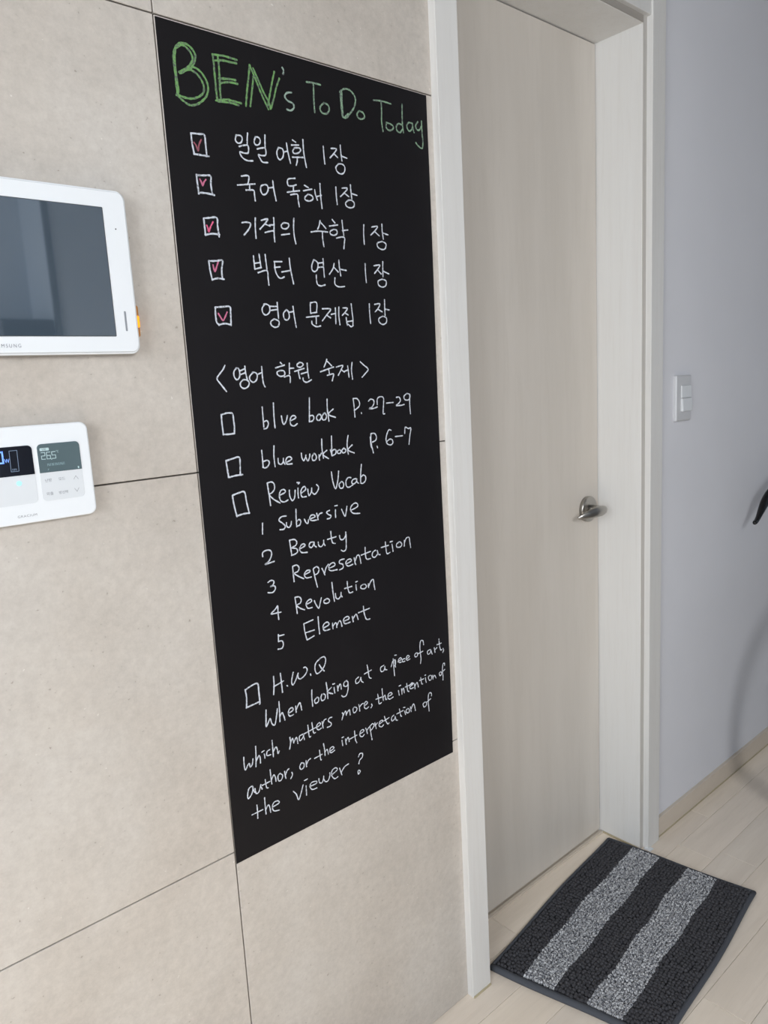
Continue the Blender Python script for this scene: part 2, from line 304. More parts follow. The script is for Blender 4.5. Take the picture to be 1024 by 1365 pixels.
# every stroke: board coordinates x,z in tenths of a millimetre along the wall
WR = """title green|BEN's|274,17533 248,17423 242,17297 247,17154 253,17046 257,16989 219,16936;241,17475 227,17383 232,17241 233,17097 238,16971;249,17495 287,17554 333,17595 394,17613 466,17602 525,17558 557,17493 531,17410 486,17335 433,17302 303,17220;280,17529 364,17584 436,17565 494,17506 508,17436 444,17340 351,17270 290,17235;487,17346 562,17333 634,17290 691,17209 708,17116 670,17010 588,16925 490,16865 397,16848 309,16885 226,16941;303,17223 406,17287 492,17293 575,17250 635,17161 637,17068 581,16998 477,16944 367,16927 252,16941;825,17572 828,17424 829,17237 831,17088 836,16985;901,17570 906,17441 902,17290 893,17138 895,17006;818,17570 990,17590 1104,17588 1202,17585;856,17501 983,17529 1099,17532 1193,17541;889,17278 1029,17303 1158,17313;907,17225 1048,17264 1184,17269;813,16981 978,17026 1094,17025 1217,17023;847,16978 1033,16994 1173,16986;1409,17565 1372,17388 1330,17206 1293,17001;1456,17425 1419,17243 1366,17009;1413,17551 1489,17393 1570,17214 1672,17026;1461,17532 1537,17384 1610,17241 1686,17128 1708,17038;1824,17565 1778,17433 1724,17264 1669,17075;1903,17489 1839,17356 1781,17196 1716,17044
title pale|apostrophe|1969,17652 1992,17617 1977,17564
title pale|s|2104,17339 2029,17320 1980,17264 2022,17212 2117,17189 2130,17131 2068,17082 2002,17087
title greenlight|To|2397,17544 2520,17557 2659,17557;2525,17550 2519,17388 2514,17262 2517,17138;2707,17309 2632,17243 2632,17180 2694,17153 2761,17172 2800,17232 2782,17292 2707,17309
title greenlight|Do|3042,17543 3045,17405 3049,17278 3061,17172;3071,17538 3065,17366 3071,17185;3032,17530 3119,17590 3223,17600 3309,17553 3347,17474 3308,17358 3225,17256 3129,17167 3062,17177;3179,17237 3115,17182;3411,17322 3362,17270 3387,17213 3464,17211 3519,17254 3487,17310 3411,17322
title greenlight|Today|3731,17543 3913,17564 4113,17559;3896,17550 3895,17411 3884,17252 3905,17097;3986,17236 3981,17167 4037,17138 4111,17159 4141,17210 4084,17241 3986,17247;4367,17600 4355,17426 4352,17288 4367,17159;4335,17273 4258,17278 4208,17224 4226,17158 4292,17146 4347,17206;4577,17338 4498,17336 4453,17270 4499,17204 4571,17244 4593,17318;4587,17340 4596,17260 4620,17201;4719,17386 4662,17318 4693,17257 4753,17267 4803,17342 4808,17414;4807,17402 4810,17225 4822,17085 4797,16974 4711,16996 4651,17039
box|first row|383,16488 387,16353 405,16225;383,16488 509,16497 584,16497 591,16386 594,16238;399,16225 508,16225 626,16226
check thin|first row|415,16374 445,16339 466,16273 488,16353 529,16427
box|second row|408,15959 411,15843 419,15711;419,15954 518,15962 624,15968 617,15853 631,15723;421,15727 532,15732 660,15721
check|second row|455,15906 474,15867 488,15824 512,15872 547,15913
box|third row|457,15391 461,15275 465,15168;457,15391 555,15409 663,15419 666,15311 676,15164;457,15172 572,15197 685,15195
check bold|third row|496,15303 511,15263 520,15217 552,15284 599,15358
text|일일|1089,16572 1073,16511 1109,16476 1162,16492 1187,16546 1161,16583 1089,16577;1284,16637 1270,16560 1263,16483;1125,16433 1188,16455 1272,16468 1268,16371 1199,16356 1128,16359 1162,16292 1241,16261 1335,16270;1409,16602 1382,16536 1410,16498 1464,16515 1490,16570 1462,16608 1410,16608;1577,16660 1569,16574 1564,16479;1426,16446 1502,16470 1566,16474 1564,16385 1492,16366 1439,16367 1466,16316 1504,16277 1590,16283
text|어휘|1797,16515 1765,16458 1773,16382 1815,16356 1863,16395 1885,16468 1863,16517 1797,16520;1881,16472 1961,16497;1949,16608 1961,16497 1997,16330;2063,16670 2118,16647;2038,16594 2172,16615;2087,16560 2053,16510 2080,16483 2150,16499 2199,16541 2179,16574 2087,16563;2041,16424 2237,16449;2125,16429 2123,16380 2099,16318;2255,16706 2254,16559 2266,16436 2288,16314
text|1장|2638,16672 2640,16545 2648,16415;2790,16663 2894,16671 2847,16603 2759,16521;2839,16593 2909,16548;2977,16739 2981,16633 2993,16509;2982,16581 3099,16563;2921,16454 2862,16394 2886,16332 2959,16308 3025,16342 3044,16419 2997,16459 2921,16454
text|국어|1122,16034 1245,16050 1219,15937;1046,15903 1187,15928 1340,15955;1250,15932 1246,15855;1180,15852 1306,15864 1317,15803 1323,15718;1495,15963 1444,15939 1430,15877 1461,15825 1520,15841 1560,15902 1549,15961 1496,15966;1567,15928 1656,15948;1654,16040 1659,15931 1687,15762
text|독해|2059,16126 1930,16096 1922,16012 1992,16007 2074,16035;2021,16011 2015,15938;1899,15907 2019,15935 2129,15957;1957,15878 2080,15901 2089,15822 2103,15724;2225,16048 2297,16023;2201,15964 2362,16007;2284,15925 2221,15873 2229,15834 2311,15829 2373,15868 2353,15910 2284,15925;2416,16005 2426,15933 2456,15858;2441,15907 2539,15937;2525,16110 2523,15944 2537,15743
text|1장|2837,16097 2836,15962 2845,15836;2962,16096 3070,16109 3013,16040 2918,15963;3007,16024 3090,15981;3138,16168 3142,16055 3152,15954;3146,16037 3264,16022;3081,15928 3018,15880 3034,15830 3110,15814 3182,15840 3194,15899 3145,15932 3081,15928
text|기적의|1068,15392 1138,15406 1211,15394 1178,15318 1087,15223;1299,15479 1287,15360 1285,15196;1400,15456 1515,15489 1468,15426 1364,15329;1457,15412 1546,15389;1538,15405 1616,15412;1620,15516 1618,15424 1609,15331;1449,15289 1529,15313 1602,15322 1606,15256 1608,15169;1792,15460 1746,15419 1763,15379 1827,15376 1877,15414 1872,15456 1792,15460;1737,15280 1884,15308;1985,15543 1968,15406 1971,15269 1990,15172
text|수학|2481,15557 2459,15485 2424,15425;2486,15532 2537,15493 2586,15448;2292,15371 2433,15396 2617,15399;2512,15385 2510,15279 2524,15171;2722,15598 2774,15550;2659,15492 2826,15525;2737,15449 2669,15413 2673,15372 2742,15360 2803,15393 2796,15442 2737,15449;2920,15603 2926,15493 2939,15368;2915,15447 3029,15466;2786,15320 2895,15347 2953,15333 2940,15260 2923,15168
text|1장|3373,15579 3359,15440 3361,15271;3540,15558 3670,15579 3613,15509 3513,15430;3599,15495 3698,15432;3770,15626 3769,15513 3786,15387;3775,15486 3897,15464;3757,15347 3650,15312 3653,15251 3734,15217 3814,15234 3839,15312 3757,15347
box|fourth row|480,14827 482,14719 506,14566;493,14823 604,14833 694,14841 670,14714 669,14593;513,14574 598,14594 695,14586
check|fourth row|539,14773 547,14723 561,14684 596,14758 625,14820
text|빅터|1215,14943 1217,14844 1222,14753;1314,14975 1321,14884 1331,14781;1220,14836 1322,14854;1228,14757 1336,14785;1419,14977 1423,14891 1431,14762;1272,14706 1372,14740 1437,14737 1440,14639 1445,14538;1567,14883 1708,14892;1567,14799 1669,14813;1574,14875 1579,14748 1623,14666 1674,14648 1730,14671;1694,14741 1857,14772;1847,14949 1855,14798 1893,14575
text|연산|2304,14951 2264,14874 2264,14804 2312,14780 2365,14819 2384,14899 2353,14942 2305,14956;2385,14912 2489,14927;2374,14846 2490,14861;2489,14986 2490,14852 2493,14706;2337,14728 2335,14648 2352,14587 2419,14567 2497,14588;2706,14928 2675,14845 2597,14755;2689,14873 2778,14800;2805,14983 2808,14871 2826,14741;2818,14844 2944,14833;2704,14706 2696,14611 2771,14569 2892,14580
text|1장|3355,14963 3350,14828 3358,14663;3545,14942 3676,14960 3633,14900 3549,14820;3619,14884 3697,14818;3746,15021 3738,14906 3733,14773;3740,14868 3870,14828;3712,14733 3623,14700 3626,14634 3703,14605 3784,14631 3797,14709 3712,14733
box|fifth row|513,14188 507,14077 516,13980 554,13951;510,14191 633,14202 747,14205 753,14115 743,13941;546,13947 647,13968 744,13950
check|fifth row|553,14107 581,14062 619,14011 660,14064 697,14130
text|영어|1335,14249 1293,14194 1303,14126 1356,14102 1418,14146 1425,14223 1387,14256 1326,14259;1432,14228 1562,14231;1430,14168 1562,14187;1567,14290 1568,14183 1570,14054;1492,14044 1430,14008 1431,13957 1491,13923 1556,13941 1573,14010 1492,14047;1728,14187 1669,14134 1673,14055 1724,14033 1767,14074 1761,14153 1724,14190;1767,14149 1855,14164;1851,14239 1861,14102 1884,13926
text|문제집|2185,14305 2177,14215 2177,14144;2184,14301 2305,14308 2292,14161;2177,14144 2299,14161;2088,14080 2333,14106;2276,14101 2272,13984;2189,14022 2196,13974 2273,13939 2355,13952;2412,14217 2576,14216 2498,14132 2396,14031;2486,14123 2564,14079;2581,14134 2665,14150;2672,14237 2669,14117 2663,13988;2745,14251 2734,14118 2746,13974;2828,14240 2921,14237 2872,14177 2807,14123;2866,14162 2929,14131;3005,14310 3014,14180 3023,14067 3014,13964;2884,14088 2899,13969;2908,14025 3013,14039;2917,13982 2976,13945 3022,13964
text|1장|3395,14321 3392,14169 3402,14001;3511,14315 3630,14328 3584,14250 3515,14194;3578,14240 3673,14198;3740,14398 3735,14253 3735,14137;3734,14244 3835,14232;3681,14126 3593,14086 3594,14028 3671,13988 3753,14020 3759,14098 3681,14126
text|<|583,13376 544,13315 475,13247 437,13189 488,13113 572,13004
text|영어|772,13335 725,13286 720,13215 759,13166 804,13196 818,13275 799,13328 763,13336;814,13288 909,13321;818,13236 913,13261;913,13357 917,13264 935,13168;866,13162 815,13116 819,13063 872,13033 934,13055 964,13110 930,13155 866,13162;1044,13261 982,13206 986,13150 1040,13118 1095,13154 1113,13226 1082,13259 1035,13264;1118,13229 1197,13256;1202,13345 1202,13207 1210,13092 1235,13042
text|학원|1541,13398 1566,13374;1448,13319 1611,13357;1523,13276 1471,13256 1477,13214 1535,13188 1604,13210 1593,13269 1523,13276;1705,13383 1698,13308 1694,13221;1698,13305 1780,13306;1594,13177 1677,13195 1702,13170 1694,13090;1891,13387 1846,13358 1860,13324 1916,13319 1961,13352 1942,13383 1891,13391;1792,13255 1977,13297;1862,13253 1872,13185 1883,13142;1913,13214 2035,13239;2041,13375 2042,13248 2054,13145;1942,13149 1949,13106 2010,13081 2103,13117
text|숙제|2432,13428 2404,13367 2366,13308;2429,13402 2481,13361 2523,13321;2290,13235 2429,13271 2559,13303;2456,13267 2464,13204;2421,13175 2546,13194 2534,13137 2514,13085;2615,13301 2744,13325 2722,13272 2645,13168;2709,13260 2775,13217;2775,13226 2858,13251;2851,13313 2860,13224 2867,13131;2949,13368 2927,13240 2939,13096
text|>|3126,13375 3205,13314 3289,13248 3218,13177 3147,13121
box|blue book row|452,12678 452,12538 458,12385;451,12673 553,12693 636,12677 646,12588 651,12491 640,12386;455,12391 548,12383 646,12389
text|blue|1154,12745 1153,12601 1154,12443;1157,12518 1215,12534 1240,12487 1205,12423 1155,12415;1358,12793 1350,12604 1353,12416;1485,12587 1497,12493 1521,12454 1567,12505 1595,12585;1634,12495 1748,12540 1724,12576 1671,12566 1639,12508 1649,12439 1709,12417 1768,12447
text|book|2037,12836 2021,12646 2004,12459;2019,12551 2079,12555 2097,12510 2065,12469 2006,12461;2193,12565 2150,12524 2164,12476 2211,12472 2244,12518 2226,12560 2189,12565;2304,12575 2260,12526 2273,12472 2329,12477 2349,12528 2326,12574 2293,12573;2385,12795 2376,12642 2393,12442;2492,12629 2391,12552 2532,12494
text|P.|2925,12777 2937,12625 2941,12470;2925,12777 3008,12772 3055,12710 3045,12646 2970,12596 2934,12585;3085,12534 3088,12520
text|27-29|3256,12717 3307,12747 3367,12729 3375,12673 3321,12611 3258,12587 3369,12590 3445,12609;3448,12650 3455,12743 3520,12777 3594,12755 3590,12642 3569,12493 3607,12481;3658,12661 3817,12663;3895,12748 3965,12745 3988,12686 3945,12641 3885,12606 3995,12603 4075,12614;4154,12803 4080,12758 4094,12700 4173,12686 4221,12722 4220,12780 4154,12803;4218,12761 4208,12606 4216,12440
box|blue workbook row|460,12004 470,11885 482,11749;460,11999 578,12022 686,12029 688,11906 678,11768;500,11754 604,11766 718,11766
text|blue|1081,12094 1084,11971 1084,11838;1093,11920 1166,11934 1200,11896 1171,11844 1119,11821 1078,11838;1307,12141 1291,11981 1299,11821;1363,11942 1365,11870 1410,11844 1451,11876 1460,11932;1457,11892 1482,11836;1498,11860 1611,11900 1588,11942 1534,11937 1500,11887 1524,11836 1615,11831
text|workbook|1806,11977 1808,11911 1839,11856 1879,11904 1890,11939;1887,11903 1918,11842 1957,11896 1967,11947;2048,11944 2008,11899 2019,11843 2070,11842 2094,11890 2068,11942 2038,11945;2148,11917 2151,11829;2149,11884 2195,11938;2222,12165 2215,12007 2231,11852;2310,11973 2228,11914 2334,11836;2423,12197 2415,12055 2407,11879;2420,11954 2468,11974 2498,11950 2479,11897 2407,11874;2383,11974 2407,11879;2563,11957 2524,11935 2536,11900 2586,11903 2598,11940 2563,11960;2661,11973 2620,11943 2634,11902 2688,11907 2702,11943 2661,11978;2769,12176 2735,12026 2750,11866;2844,12012 2750,11938 2877,11874
text|P.|3268,12160 3259,12047 3274,11940 3301,11831;3268,12165 3349,12162 3386,12106 3368,12046 3291,12018;3248,12109 3252,11960 3283,11913;3390,11938 3400,11910
text|6-7|3733,12184 3681,12197 3628,12121 3603,12034 3628,11960 3698,11932 3756,11957 3752,12012 3694,12035 3619,11997;3824,12068 3996,12068;4053,12103 4073,12211 4146,12183 4209,12186 4175,12056 4145,11903
box|review row|515,11478 527,11340 560,11151;515,11478 621,11501 722,11502 743,11355 774,11169;564,11160 668,11175 778,11173
text|Review|1133,11586 1146,11425 1161,11230;1139,11586 1208,11593 1255,11555 1253,11475 1202,11425 1152,11400 1229,11317 1336,11245;1337,11366 1446,11400 1430,11443 1373,11439 1334,11375 1349,11284 1413,11250 1488,11272;1525,11422 1526,11324 1568,11249 1615,11295 1635,11407;1692,11432 1685,11351 1688,11276;1681,11524 1730,11518 1704,11500;1744,11343 1834,11389 1822,11440 1771,11422 1739,11360 1758,11283 1838,11277;1878,11391 1882,11324 1899,11285 1945,11341 1956,11398;1951,11340 2001,11291 2067,11332 2093,11396 2056,11443
text|Vocab|2374,11612 2387,11465 2435,11322 2493,11452 2523,11608;2562,11418 2516,11389 2532,11323 2591,11322 2612,11377 2584,11424 2551,11419;2773,11466 2719,11476 2667,11430 2665,11344 2717,11311 2808,11343;2883,11438 2815,11429 2784,11381 2831,11354 2883,11386 2900,11427;2893,11428 2900,11375 2932,11353;3017,11664 2990,11513 2979,11374;2984,11443 3044,11480 3092,11448 3086,11378 3022,11338 2977,11353
text|1|990,10979 982,10898 974,10812
text|Subversive|1430,11023 1342,11024 1289,10976 1354,10919 1397,10865 1367,10823 1297,10825;1424,10917 1426,10860 1468,10834 1504,10866 1520,10920;1622,11103 1613,10953 1612,10819;1615,10905 1668,10929 1698,10891 1671,10838 1613,10829;1769,10918 1798,10856 1832,10840 1848,10896;1872,10901 1979,10923 1959,10959 1900,10955 1873,10911 1916,10871 2009,10866;2019,10975 2032,10914 2038,10865;2037,10914 2076,10956 2130,10967;2283,10983 2220,10963 2253,10919 2304,10891 2284,10855 2223,10849;2404,10974 2399,10916 2398,10847;2397,11041 2446,11041;2532,10965 2559,10901 2596,10835 2627,10910 2649,10997;2729,10915 2868,10955 2879,11003 2822,11026 2742,10983 2724,10916 2783,10856 2918,10835
text|2|944,10460 950,10524 1027,10547 1095,10524 1104,10457 1053,10373 974,10329 1049,10336 1143,10346
text|Beauty|1455,10627 1466,10501 1478,10380;1455,10627 1549,10624 1590,10574 1563,10522 1482,10499 1570,10472 1594,10420 1551,10389 1471,10376;1643,10453 1742,10485 1723,10521 1664,10503 1635,10441 1676,10385 1779,10369;1908,10516 1850,10517 1822,10464 1866,10432 1909,10467 1927,10513;1926,10503 1931,10453 1966,10423;2008,10498 2015,10438 2060,10410 2112,10450 2121,10507;2117,10459 2142,10414;2277,10628 2281,10528 2298,10436 2352,10412;2199,10507 2379,10521;2453,10528 2466,10465 2522,10449 2576,10496 2589,10564;2592,10534 2585,10393 2571,10274 2518,10247 2470,10273
text|3|999,10036 1055,10056 1107,10031 1087,9978 1036,9965 1111,9954 1123,9903 1069,9859 984,9874
text|Representation|1476,10192 1477,10076 1483,9943;1477,10196 1556,10201 1597,10148 1570,10095 1500,10075 1584,10005 1672,9952;1696,10014 1796,10038 1799,10067 1740,10069 1690,10021 1719,9956 1823,9947;1870,10072 1893,9928 1930,9751;1882,10079 1943,10096 1986,10048 1957,9984 1896,9967;2046,10045 2076,9979 2096,9925;2094,9955 2130,10038 2183,10087;2182,10017 2314,10041 2294,10095 2219,10080 2183,10027 2222,9969 2357,9961;2520,10111 2431,10108 2415,10060 2480,10027 2483,9965 2406,9945;2550,10017 2667,10047 2652,10085 2580,10078 2545,10024 2597,9972 2696,9983;2735,10089 2748,9993 2764,9965;2756,10033 2802,10117 2852,10097 2876,9967;2987,10227 2986,10106 3008,10014 3095,10006;2892,10105 3105,10132;3218,10130 3153,10103 3140,10037 3197,10010 3264,10062 3255,10117;3262,10108 3276,10050 3318,10032;3457,10235 3462,10124 3480,10020 3552,10027;3355,10154 3525,10162;3609,10167 3618,10105 3626,10033;3568,10215 3626,10218;3782,10175 3719,10147 3723,10095 3803,10080 3846,10123 3809,10171 3769,10178;3910,10183 3902,10078;3906,10132 3961,10214 4029,10216 4043,10128 4058,10023
text|4|1135,9622 1080,9571 1007,9524 1100,9512 1193,9506;1139,9615 1136,9503 1139,9399
text|Revolution|1475,9677 1486,9547 1496,9407;1475,9683 1555,9672 1591,9620 1568,9567 1497,9544 1560,9480 1642,9434;1684,9515 1787,9538 1779,9580 1720,9570 1680,9520 1709,9444 1795,9436;1847,9540 1876,9463 1925,9391 1961,9473 1992,9556;2097,9511 2040,9494 2044,9453 2103,9434 2154,9457 2133,9502 2085,9514;2229,9765 2236,9611 2256,9433;2286,9559 2293,9485 2340,9454 2394,9493 2406,9552;2402,9501 2424,9469;2551,9709 2555,9600 2585,9506 2657,9504;2486,9601 2645,9605;2736,9612 2742,9516;2732,9660 2774,9666;2901,9584 2845,9567 2846,9523 2919,9501 2966,9530 2937,9576 2888,9583;3012,9569 3014,9499;3013,9519 3077,9604 3129,9619 3140,9521 3153,9434
text|5|1108,9154 1101,9048;1106,9130 1213,9125;1100,9042 1167,9034 1187,8973 1156,8915 1081,8919
text|Element|1606,9206 1615,9069 1646,8917;1601,9203 1793,9225;1618,9045 1805,9047;1646,8917 1791,8949;1898,9249 1899,9107 1905,8952;1979,9029 2106,9058 2082,9110 2013,9100 1980,9040 2016,8980 2121,8975;2184,9067 2187,8967;2185,9005 2239,9053 2266,9035 2266,8969;2269,8999 2325,9066 2358,9046 2379,8958;2414,9038 2536,9052 2520,9098 2447,9093 2414,9043 2453,8986 2560,8987;2611,9075 2626,8977;2621,9021 2685,9092 2713,9073 2736,8991;2871,9194 2879,9068 2921,8949 3002,8933;2754,9106 3004,9126
box|homework row|432,8445 444,8306 428,8148;431,8437 543,8473 658,8472 667,8323 671,8157 661,8129;424,8149 552,8160 673,8171
text|H.W.Q|955,8502 952,8360 931,8200;1085,8510 1092,8353 1097,8183;943,8330 1135,8367;1190,8269 1203,8257;1328,8452 1285,8310 1309,8242 1373,8321 1422,8410;1421,8397 1417,8330 1467,8301 1554,8340 1604,8411 1576,8467 1539,8469;1663,8322 1668,8295;1885,8529 1790,8480 1759,8393 1785,8292 1865,8302 1951,8373 1990,8479 1954,8538 1873,8529;1853,8426 1892,8352 1944,8288
text|When|767,7994 754,7850 747,7718 812,7811 833,7818 856,7730 904,7693 947,7819 976,7945;1015,8050 1013,7891 1005,7714;1007,7789 1055,7848 1082,7791 1101,7704;1172,7794 1266,7818 1260,7863 1206,7862 1175,7806 1195,7742 1270,7740;1325,7869 1327,7763;1331,7810 1404,7900 1426,7844 1436,7764
text|looking|1665,8039 1654,7903 1659,7755;1760,7877 1707,7846 1718,7788 1776,7794 1792,7853 1756,7883;1865,7902 1838,7852 1855,7787 1914,7797 1931,7860 1899,7894;1965,8076 1977,7934 1978,7785;2067,7954 1981,7903 2085,7835;2124,7936 2132,7834;2099,8003 2142,8000;2196,7942 2200,7851;2198,7882 2244,7951 2267,7940 2273,7858;2393,7976 2339,7950 2335,7898 2392,7873 2427,7922 2393,7976;2424,7944 2419,7817 2372,7714 2306,7707 2271,7741
text|at|2666,7955 2598,7922 2605,7854 2673,7866 2718,7928;2713,7934 2726,7860 2763,7826;2872,8116 2890,7995 2903,7881 2949,7844;2796,7969 2961,7995
text|a|3258,7994 3180,7972 3186,7899 3250,7895 3284,7963;3278,7965 3288,7906 3326,7888
text|piece|3489,8048 3493,7900 3501,7721;3431,7915 3478,8006 3536,8012 3539,7932 3493,7900;3528,7991 3535,7876;3531,8105 3571,8098;3599,7959 3688,7985 3661,8020 3615,7988 3626,7940 3684,7929;3776,7970 3716,7970 3713,7925 3772,7919;3803,7944 3886,7973 3852,8010 3814,7975 3831,7920 3901,7927
text|of|4068,7993 4024,7971 4042,7925 4094,7932 4098,7985 4056,7997;4268,8099 4252,8184 4191,8190 4167,8069 4181,7856 4163,7757;4121,7966 4239,7979
text|art,|4431,7959 4361,7944 4369,7883 4426,7890 4452,7946;4452,7941 4481,7851;4541,7963 4558,7864;4554,7917 4614,7947;4678,8102 4686,7970 4712,7872 4744,7870;4617,8001 4736,8003;4778,7884 4792,7844 4766,7804
text|which|300,7370 295,7256 309,7150 355,7210 388,7230 398,7165 437,7195 458,7281;524,7468 515,7303 498,7130;511,7215 568,7294 587,7241 584,7159;665,7285 672,7207;625,7328 670,7338;772,7316 721,7302 714,7236 783,7225;829,7453 829,7317 828,7169;830,7248 887,7318 912,7262 920,7190 946,7226
text|matters|1166,7378 1170,7280 1144,7183;1169,7271 1212,7345 1233,7256;1239,7273 1294,7334 1310,7217;1421,7342 1353,7328 1351,7254 1403,7270 1436,7316;1430,7319 1445,7235;1532,7461 1537,7338 1546,7246 1573,7246;1616,7476 1627,7344 1640,7280 1674,7278;1443,7337 1704,7366;1697,7354 1786,7382 1767,7422 1719,7400 1703,7346 1745,7301 1798,7312;1824,7422 1837,7298;1836,7372 1871,7431 1911,7436;2035,7427 1976,7427 1954,7385 2010,7325 1992,7281 1921,7281
text|more,|2258,7428 2275,7390 2243,7304;2265,7361 2331,7436 2343,7355;2344,7370 2414,7429 2427,7332;2533,7442 2496,7411 2512,7340 2566,7354 2583,7403 2533,7442;2632,7452 2644,7327;2644,7398 2693,7438 2734,7440;2751,7385 2827,7415 2802,7454 2760,7431 2754,7356 2792,7320 2848,7335;2919,7366 2930,7329 2900,7301
text|the|3073,7504 3088,7399 3095,7311 3152,7314;3028,7419 3168,7417;3184,7569 3188,7433 3201,7338;3200,7395 3245,7425 3258,7342 3286,7337;3312,7376 3414,7388 3388,7430 3330,7420 3311,7358 3351,7315 3438,7327
text|intention|3575,7408 3589,7312;3595,7489 3639,7491;3649,7419 3657,7312;3654,7366 3699,7414 3716,7316;3787,7478 3801,7335 3835,7307;3747,7421 3970,7427;3871,7389 3948,7420 3920,7447 3867,7418 3874,7346 3952,7344;3978,7406 3992,7307;3990,7360 4049,7418 4079,7315;4151,7480 4168,7357 4198,7340;4117,7432 4225,7433;4273,7441 4288,7342;4260,7492 4282,7493;4399,7449 4350,7429 4377,7354 4432,7368 4435,7426 4399,7449;4467,7428 4472,7348;4471,7380 4517,7413 4552,7347
text|of|4680,7434 4646,7409 4665,7360 4709,7377 4702,7423 4670,7433;4802,7529 4798,7574 4759,7567 4736,7453 4745,7330 4740,7247;4710,7408 4801,7446
text|author,|403,6841 341,6822 308,6735 313,6660 377,6705 410,6793 403,6841;408,6794 434,6715;445,6778 460,6687 510,6693 557,6799;546,6769 573,6712;643,6848 654,6712 687,6687;579,6774 728,6784;747,6979 749,6868 756,6727;754,6792 804,6864 832,6811 837,6739;923,6842 882,6813 887,6729 938,6720 970,6788 923,6842;1013,6841 1027,6711;1025,6773 1064,6838 1099,6852;1149,6769 1158,6723 1119,6668
text|or|1341,6849 1310,6802 1332,6746 1387,6759 1398,6826 1347,6858;1444,6856 1445,6748;1449,6789 1489,6845 1536,6860
text|the|1729,6935 1738,6775 1752,6750;1615,6831 1777,6844;1820,7021 1833,6907 1835,6798;1834,6854 1887,6891 1905,6794;1930,6828 2027,6857 2007,6894 1955,6885 1939,6830 1976,6798 2043,6814
text|interpretation|2212,6934 2222,6832;2216,6981 2253,6984;2290,6931 2300,6824;2297,6885 2348,6938 2368,6854;2498,7004 2505,6846 2533,6769;2371,6892 2544,6909;2603,6903 2707,6923 2683,6963 2628,6945 2614,6872 2665,6835 2710,6859;2751,6967 2783,6850;2774,6909 2827,6955;2847,6966 2864,6825 2882,6694;2855,6967 2918,6992 2948,6941 2882,6885;2968,6990 2992,6868;2983,6935 3028,6968;3058,6924 3153,6951 3136,6980 3078,6962 3065,6899 3118,6856 3168,6877;3202,7032 3229,6931 3275,6857 3304,6869;3181,6948 3312,6970;3428,6975 3374,6948 3377,6878 3436,6892 3460,6941;3460,6941 3478,6865 3512,6846;3573,7047 3594,6917 3621,6884;3501,6973 3664,6986;3698,6962 3717,6886;3673,7041 3712,7032;3783,6984 3737,6961 3754,6908 3808,6901 3817,6956 3783,6984;3850,6992 3862,6894;3856,6938 3922,7021 3950,6993 3973,6879
text|of|4227,6958 4178,6939 4199,6872 4263,6886 4266,6945 4217,6962;4411,7028 4408,7082 4362,7104 4327,7056 4318,6916 4330,6744;4266,6940 4385,6977
text|the|453,6489 454,6374 448,6261;351,6363 552,6365;602,6550 600,6401 604,6264;598,6328 654,6400 680,6354 691,6255;728,6328 857,6345 843,6391 767,6397 728,6332 754,6251 853,6223
text|viewer|1149,6426 1203,6348 1238,6237 1295,6332 1346,6459;1405,6417 1401,6250;1379,6524 1442,6527;1474,6376 1611,6374 1615,6413 1520,6429 1482,6372 1523,6302 1618,6290;1672,6438 1680,6362 1734,6339 1767,6399 1776,6444;1767,6399 1803,6330 1859,6323 1902,6392 1907,6451;1931,6392 2070,6442 2031,6492 1957,6468 1942,6388 2000,6302 2073,6309;2120,6451 2160,6305;2150,6359 2229,6432 2319,6450
text|?|2548,6493 2581,6538 2641,6525 2636,6458 2572,6420 2546,6360;2537,6244 2571,6205 2523,6174 2518,6227 2537,6244"""
def ribbon(bm, pts, wd, y):
    # resample with a spline, then a flat raised band with wobbling width and round ends
    P = cat([(a*1e-4, b*1e-4) for a, b in pts], 5) if len(pts) > 2 else [(a*1e-4, b*1e-4) for a, b in pts]
    if len(pts) == 2:
        (x0, z0), (x1, z1) = P; n = max(2, int(math.hypot(x1-x0, z1-z0)/.004)); jx = rnd.uniform(-.0005, .0005)
        P = [(x0+(x1-x0)*i/n+jx*math.sin(math.pi*i/n), z0+(z1-z0)*i/n) for i in range(n+1)]
    L = []; R_ = []
    n = len(P); tot = sum(math.dist(P[i], P[i+1]) for i in range(n-1))
    s = 0
    ph = rnd.uniform(0, 9)
    for i, (x, z) in enumerate(P):
        a = P[max(i-1, 0)]; b = P[min(i+1, n-1)]
        dx, dz = b[0]-a[0], b[1]-a[1]; l = math.hypot(dx, dz) or 1e-6
        if i: s += math.dist(P[i-1], P[i])
        h = wd*.5*(1+.14*math.sin(s*700+ph)+.10*math.sin(s*1900+ph*2))
        nx, nz = -dz/l*h, dx/l*h
        L.append(bm.verts.new((x+nx, y, z+nz))); R_.append(bm.verts.new((x-nx, y, z-nz)))
    for i in range(n-1): bm.faces.new((L[i], L[i+1], R_[i+1], R_[i]))
    for e_, q in ((0, 1), (n-1, -1)):   # end caps
        x, z = P[e_]; v0, v1 = (L[e_], R_[e_]); px, pz = P[e_+q] if n > 1 else (x, z)
        dx, dz = x-px, z-pz; l = math.hypot(dx, dz) or 1e-6; dx /= l; dz /= l
        h = wd*.5; c1 = []
        for an in (35, 90, 145):
            t = math.radians(an); sx = (v0.co.x-x), (v0.co.z-z)
            c1.append(bm.verts.new((x+sx[0]*math.cos(t)+dx*h*math.sin(t), y, z+sx[1]*math.cos(t)+dz*h*math.sin(t))))
        try: bm.faces.new((v0, *c1, v1))
        except ValueError: pass
